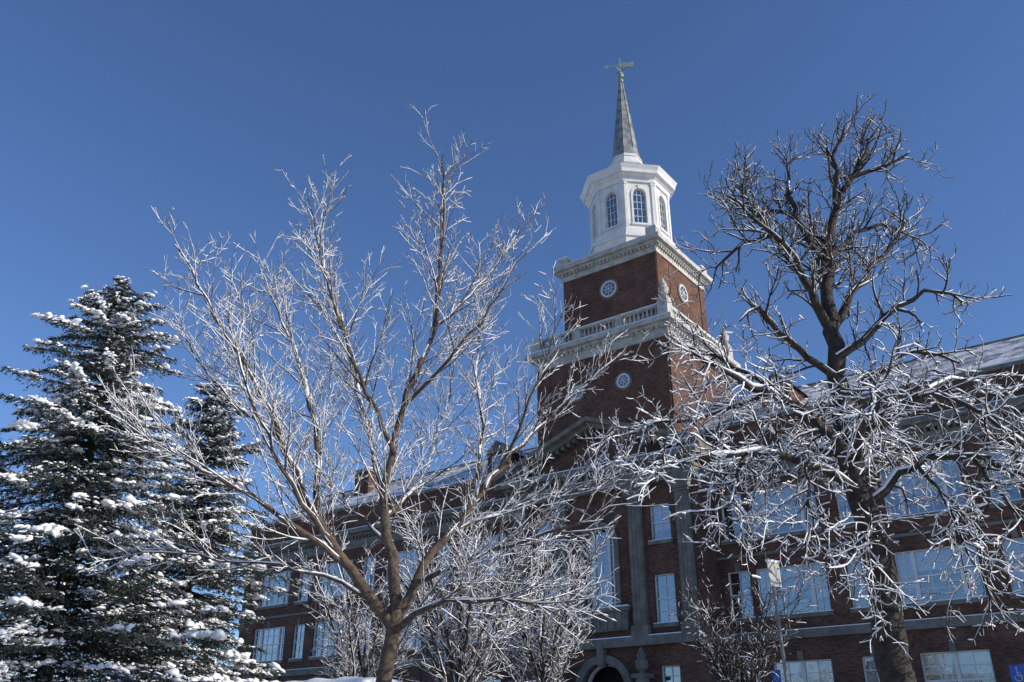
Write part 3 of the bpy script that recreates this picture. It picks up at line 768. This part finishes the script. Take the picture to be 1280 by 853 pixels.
# Background trees
def auto_limbs(x, y, H, W, n, r0):
    g = ground_at(x, y); L = [([(x, y, g-.2), (x+.1, y, g+.15*H), (x, y+.1, g+.5*H), (x+.1, y, g+.97*H)], r0, .012)]
    for k in range(n):
        a = k*2.4+random.random(); z0 = g+H*random.uniform(.1, .4); rr = W*random.uniform(.6, 1)
        top = g+H*random.uniform(.6, .98)
        L.append(([(x, y, z0), (x+rr*.35*math.cos(a), y+rr*.35*math.sin(a), z0+(top-z0)*.4), (x+rr*.7*math.cos(a), y+rr*.7*math.sin(a), z0+(top-z0)*.75), (x+rr*math.cos(a), y+rr*math.sin(a), top)], r0*.5, .012))
    return L
prC = [dict(sp=.26, len=(.7, 1.8), tap=.5, ang=48, bias=.08, up=.03, wig=.12, n=5, r=.018, rmin=.011, rend=.006, pair=.3, **{'from': .1}),
       dict(sp=.19, len=(.25, .8), tap=.4, ang=50, bias=.08, up=.04, wig=.16, n=4, r=.009, rmin=.006, rend=.0055, pair=.35, **{'from': .12})]
for (x, y, H, W, n, r0, nm, cover) in ((-1.5, 27, 8.2, 3.0, 15, .12, "small_snowy_tree", .72), (.9, 30, 7.5, 2.6, 14, .1, "small_snowy_tree", .72), (-5.0, 32, 7.6, 2.8, 13, .11, "small_snowy_tree", .72),
                                       (7.3, 30, 5.6, 2.0, 13, .09, "small_bare_tree", .22)):
    build_tree(nm, (x, y, ground_at(x, y)), auto_limbs(x, y, H, W, n, r0), prC, M['barkB'], dict(base=.0092, cover=cover, kr=.42))

# ---------------------------------------------------------------- spruces
def ico():
    import bmesh
    bm = bmesh.new(); bmesh.ops.create_icosphere(bm, subdivisions=2, radius=1)
    v = np.array([tuple(q.co) for q in bm.verts]); f = np.array([[q.index for q in fc.verts] for fc in bm.faces]); bm.free()
    return v, f
IV, IF = ico()
def blobs(name, items, parent):
    K = len(items); n = len(IV)
    V = np.zeros((K, n, 3))
    for i, (p, ax, sx, sy, sz) in enumerate(items):
        c, s_ = math.cos(ax), math.sin(ax)
        ph = rng.random(3)*6
        w = 1+.22*np.sin(IV[:, 0]*3.1+ph[0])+.2*np.sin(IV[:, 1]*3.7+ph[1])+.2*np.sin(IV[:, 2]*4.1+IV[:, 0]*2.3+ph[2])+rng.normal(0, .1, n)
        q = IV*w[:, None]*np.array([sx, sy, sz]); q[:, 2] = np.where(q[:, 2] < 0, q[:, 2]*.45, q[:, 2])
        q[:, 2] -= .45*q[:, 0]*random.random()
        V[i, :, 0] = q[:, 0]*c-q[:, 1]*s_+p[0]; V[i, :, 1] = q[:, 0]*s_+q[:, 1]*c+p[1]; V[i, :, 2] = q[:, 2]+p[2]
    F = (IF[None]+(np.arange(K)*n)[:, None, None]).reshape(-1, 3)
    np_obj(name, V.reshape(-1, 3), F, M['snow'], parent)
def spruce(x, y, H, radius, seed, snowthr=.0):
    random.seed(seed)
    g = ground_at(x, y); root = empty("spruce_tree", (x, y, g))
    polys = [([(0, 0, H*i/12.0-.1) for i in range(13)], [.2*(1-i/12.0)+.012 for i in range(13)])]
    bl = []; sn = []
    z = .5
    while z < H-.15:
        d = H-z; Rr = radius(d)*random.uniform(.82, 1.18)
        nb = 9 if d > 2 else 6
        ph = random.random()*6.28
        for k in range(nb):
            a = ph+6.283*k/nb+random.gauss(0, .25)
            L = Rr*random.choice([random.uniform(.5, .9), random.uniform(.8, 1.2)])
            up0 = .4 if d < 2.5 else random.uniform(.05, .28)
            dr_ = random.uniform(.35, .62)
            zz = z+random.gauss(0, .16)
            pts = []
            for i in range(8):
                t = i/7.0
                pts.append(Vector((math.cos(a)*L*t, math.sin(a)*L*t, zz+L*(up0*t-dr_*t*t+.22*t**3))))
            polys.append(([tuple(p) for p in pts], [.025*(1-i/7.0)+.006 for i in range(8)]))
            out = Vector((math.cos(a), math.sin(a), 0)); side = Vector((-math.sin(a), math.cos(a), 0))
            m = max(4, int(L/.11))
            for j in range(m+1):
                t = .12+.88*j/m
                fi = min(t*7, 6.999); i0 = int(fi); p = pts[i0].lerp(pts[i0+1], fi-i0)
                ln = max(.14, .42*L*(1.05-t))*random.uniform(.6, 1.3); ln = min(ln, .8)
                for sg in (-1, 1):
                    dd = (out*.75+side*sg*.8+Vector((0, 0, -.25+random.gauss(0, .16)))).normalized()
                    bl.append((*p, *dd, ln))
                nv = 1.25*noise.noise(Vector((p.x+x, p.y+y, p.z*1.1))*.9)+.7*noise.noise(Vector((p.x+x, p.y, p.z))*2.9)
                nv += .05*(p.z-.55*H)+.12*math.cos(a+.5)       # more on the upper and sunny side
                if t > .35 and nv > snowthr and random.random() < .72:
                    big = random.uniform(.9, 1.35) if random.random() < .2 else .85
                    for _ in range(random.choice([3, 4, 5])):
                        sc = random.uniform(.3, 1.0)*(.05+.04*min(1.4, L/2))*big
                        q = p+side*random.gauss(0, .36*ln)+out*random.gauss(0, .12)+Vector((0, 0, random.uniform(-.03, .05)))
                        sn.append((q, a+random.gauss(0, .9), sc*random.uniform(1.0, 1.7), sc*random.uniform(.8, 1.3), sc*.72))
                if t > .25 and nv > snowthr-.6:
                    for _ in range(3):
                        sc = random.uniform(.01, .034); q = p+side*random.gauss(0, .6*ln)+out*random.gauss(0, .1)+Vector((0, 0, -.02))
                        sn.append((q, a+random.gauss(0, .8), sc*2.2, sc, sc*.6))
        z += .26 if d > 2 else .19
    BL = np.array(bl); K = len(BL); m = 15
    f = rng.random((K, m)); p0 = BL[:, None, 0:3]; d0 = BL[:, None, 3:6]; ln = BL[:, None, 6:7]
    c = p0+d0*ln*f[..., None]; c[..., 2] -= (f**2)*ln[..., 0]*.3
    c = c+rng.normal(0, .014, c.shape)
    dr = d0*.8+rng.normal(0, .45, c.shape); dr /= np.linalg.norm(dr, axis=2, keepdims=True)
    wv = np.cross(dr, rng.normal(0, 1, c.shape)); wv /= np.linalg.norm(wv, axis=2, keepdims=True)
    tl = rng.uniform(.05, .1, (K, m, 1)); tw = rng.uniform(.008, .017, (K, m, 1))
    V = np.stack([c-dr*tl*.3, c+wv*tw, c+dr*tl, c-wv*tw], 2).reshape(-1, 4, 3)
    F = np.arange(len(V)*4).reshape(-1, 4)
    np_obj("needle_foliage", V.reshape(-1, 3), F, M['needle'], root, False)
    bark_mesh(polys, "trunk_and_boughs", M['barkB'], root)
    blobs("bough_snow", sn, root)
    print("spruce", K*m, len(sn))
spruce(-9.8, 20, 12.7-ground_at(-9.8, 20), lambda d: .32+.6*d**.78 if d > .3 else .3, 11, .10)
spruce(-8.3, 23.4, 11.2-ground_at(-8.6, 23.2), lambda d: .3+.5*d**.78 if d > .3 else .25, 23, .08)
spruce(-13.8, 21.5, 9.0, lambda d: .3+.6*d**.8, 31, .16)

# ---------------------------------------------------------------- signs
def cyl(mb, x, y, z0, z1, r, n=12): mb.frustum(x, y, z0, z1, r, r, n, 0)
def bevel(o, w=.01, s_=2):
    b = o.modifiers.new("bevel", 'BEVEL'); b.width = w; b.segments = s_; b.limit_method = 'ANGLE'
g = ground_at(4.0, 14)
sg = empty("parking_sign", (4.06, 14, g)); sg.rotation_euler = (0, math.radians(-2.2), math.radians(42))
mb = MB(); cyl(mb, 0, 0, -.2, 3.3, .026); mb.obj("post", M['metal'], sg, False)
mb = MB(); mb.box(-.16, .16, -.05, -.035, 3.0, 3.36); bevel(mb.obj("plate", M['signwhite'], sg), .004)
mb = MB(); mb.box(-.16, .16, -.06, -.02, 3.36, 3.4); mb.obj("plate_snow", M['snow'], sg)
def acc_sign(x, y, zt, w, rz):
    g = ground_at(x, y); e = empty("accessible_parking_sign", (x, y, g), rz); h = zt-g
    mb = MB(); cyl(mb, 0, .03, -.2, h-.02, .03); mb.obj("post", M['metal'], e)
    mb = MB(); mb.box(-w/2, w/2, -.01, 0, h-w*1.35, h); bevel(mb.obj("plate", M['blue'], e), .004)
    mb = MB(); F = Fr(0, -.01, 0, -1)
    k = w/.3
    fring(mb, F, .0, h-.26*k, .065*k, .085*k, 0, .004, math.radians(-200), math.radians(60), 16)
    fring(mb, F, -.01*k, h-.07*k, 0.001, .022*k, 0, .004, 0, 6.283, 10)
    fbox(mb, F, -.02*k, .0, 0, .004, h-.24*k, h-.1*k); fbox(mb, F, 0, .06*k, 0, .004, h-.24*k, h-.22*k); fbox(mb, F, .05*k, .07*k, 0, .004, h-.31*k, h-.241*k)
    fbox(mb, F, -.02*k+.021*k, .05*k, 0, .004, h-.17*k, h-.155*k)
    mb.obj("wheelchair_symbol", M['signwhite'], e)
acc_sign(11.15, 21, 3.55, .3, math.radians(-30))
acc_sign(9.7, 35, 4.6, .32, math.radians(-20))

# ---------------------------------------------------------------- parked car
cx, cy = -3.45, 17.6
cg = ground_at(cx, cy)+.006
car = empty("parked_car", (cx, cy, cg), SITE)
prof = [(-2.35, .45), (-2.38, .95), (-2.3, 1.15), (-1.35, 1.25), (-.75, 1.72), (-.4, 1.8), (1.5, 1.8), (1.9, 1.72), (2.25, 1.15), (2.35, .9), (2.32, .45)]
def extrude_prof(mb, pr_, wfun):
    n = len(pr_); v = [(x, -wfun(z), z) for x, z in pr_]+[(x, wfun(z), z) for x, z in pr_]
    mb.add(v, [tuple(range(n)), tuple(reversed(range(n, 2*n)))]+[(i, n+i, n+(i+1) % n, (i+1) % n) for i in range(n)])
mb = MB(); extrude_prof(mb, prof, lambda z: .95 if z < 1.2 else .95-.28*(z-1.15)); b = mb.obj("body", M['carpaint'], car); bevel(b, .06, 3)
mb = MB()
for sgn in (-1, 1):
    for q in ([(-1.15, 1.28), (-.68, 1.66), (-.1, 1.68), (-.1, 1.28)], [(0, 1.28), (0, 1.68), (.95, 1.68), (.95, 1.28)], [(1.05, 1.28), (1.05, 1.68), (1.62, 1.66), (1.85, 1.28)]):
        mb.add([(x, sgn*(.957-.28*(z-1.15)+.004), z) for x, z in q], [(0, 1, 2, 3)])
mb.add([(-1.36, -.8, 1.27), (-1.36, .8, 1.27), (-.8, .72, 1.705), (-.8, -.72, 1.705)], [(0, 1, 2, 3)])
mb.obj("windows", mat("car_glass", (.02, .022, .026), .08), car)
wh = MB(); hub = MB()
for x in (-1.45, 1.45):
    for sgn in (-1, 1):
        for (mbx, r, w, off) in ((wh, .37, .12, .86), (hub, .22, .125, .862)):
            n = 24; vs = []
            for yy in (sgn*(off-w), sgn*(off+w)):
                for k in range(n): vs.append((x+r*math.cos(2*math.pi*k/n), yy, .37+r*math.sin(2*math.pi*k/n)))
            mbx.add(vs, [tuple(range(n)), tuple(reversed(range(n, 2*n)))]+[(k, (k+1) % n, n+(k+1) % n, n+k) for k in range(n)])
wh.obj("tyres", M['rubber'], car); hub.obj("wheel_hubs", M['metal'], car)
mb = MB(); NX, NY = 26, 14; vs = []
for i in range(NX+1):
    for j in range(NY+1):
        u, w = i/NX*2-1, j/NY*2-1
        e = max(0, 1-abs(u)**6)*max(0, 1-abs(w)**6)
        vs.append((.5+u*1.2, w*.7, 1.79+.15*e**.5+.04*noise.noise(Vector((u*3, w*3, 0)))))
mb.add(vs, [(i*(NY+1)+j, (i+1)*(NY+1)+j, (i+1)*(NY+1)+j+1, i*(NY+1)+j+1) for i in range(NX) for j in range(NY)])
mb.obj("roof_snow", M['snow'], car, True)
mb = MB()
for sgn in (-1, 1):
    mb.box(-2.42, -2.3, sgn*.72-.16, sgn*.72+.16, .82, .98); mb.box(2.28, 2.39, sgn*.76-.1, sgn*.76+.1, .85, 1.1)
mb.obj("lights", M['signwhite'], car)

# ---------------------------------------------------------------- light & sky
EL, AZ = math.radians(27), math.radians(111)
w = bpy.data.worlds.new("World"); scene.world = w; w.use_nodes = True
nt = w.node_tree; nt.nodes.clear()
o = nt.nodes.new("ShaderNodeOutputWorld"); bg = nt.nodes.new("ShaderNodeBackground"); sky = nt.nodes.new("ShaderNodeTexSky")
sky.sky_type = 'NISHITA'; sky.sun_disc = False; sky.sun_elevation = EL; sky.sun_rotation = AZ
sky.air_density = 1.0; sky.dust_density = 0.1; sky.ozone_density = 3.2; sky.altitude = 200
hs = nt.nodes.new("ShaderNodeVectorMath"); hs.operation = 'MULTIPLY'; hs.inputs[1].default_value = (.82, .96, 1.22)
bg.inputs["Strength"].default_value = 0.117
nt.links.new(sky.outputs[0], hs.inputs[0]); nt.links.new(hs.outputs[0], bg.inputs[0]); nt.links.new(bg.outputs[0], o.inputs[0])
ld = bpy.data.lights.new("sun", 'SUN'); ld.energy = 4.9; ld.angle = math.radians(.5); ld.color = (1, .91, .78)
lo = bpy.data.objects.new("sun", ld); COL.objects.link(lo)
d = Vector((math.sin(AZ)*math.cos(EL), math.cos(AZ)*math.cos(EL), math.sin(EL)))
lo.rotation_euler = d.to_track_quat('Z', 'Y').to_euler(); lo.location = (40, -10, 40)

scene.view_settings.view_transform = 'Standard'; scene.view_settings.look = 'None'; scene.view_settings.exposure = 0
cam = bpy.data.cameras.new("camera"); co = bpy.data.objects.new("camera", cam); COL.objects.link(co)
cam.sensor_width = 36; cam.lens = 31.5; cam.clip_end = 6000; cam.clip_start = .05
co.location = (0, 0, 1.7); co.rotation_euler = (math.radians(90+24.9), 0, 0)
scene.camera = co
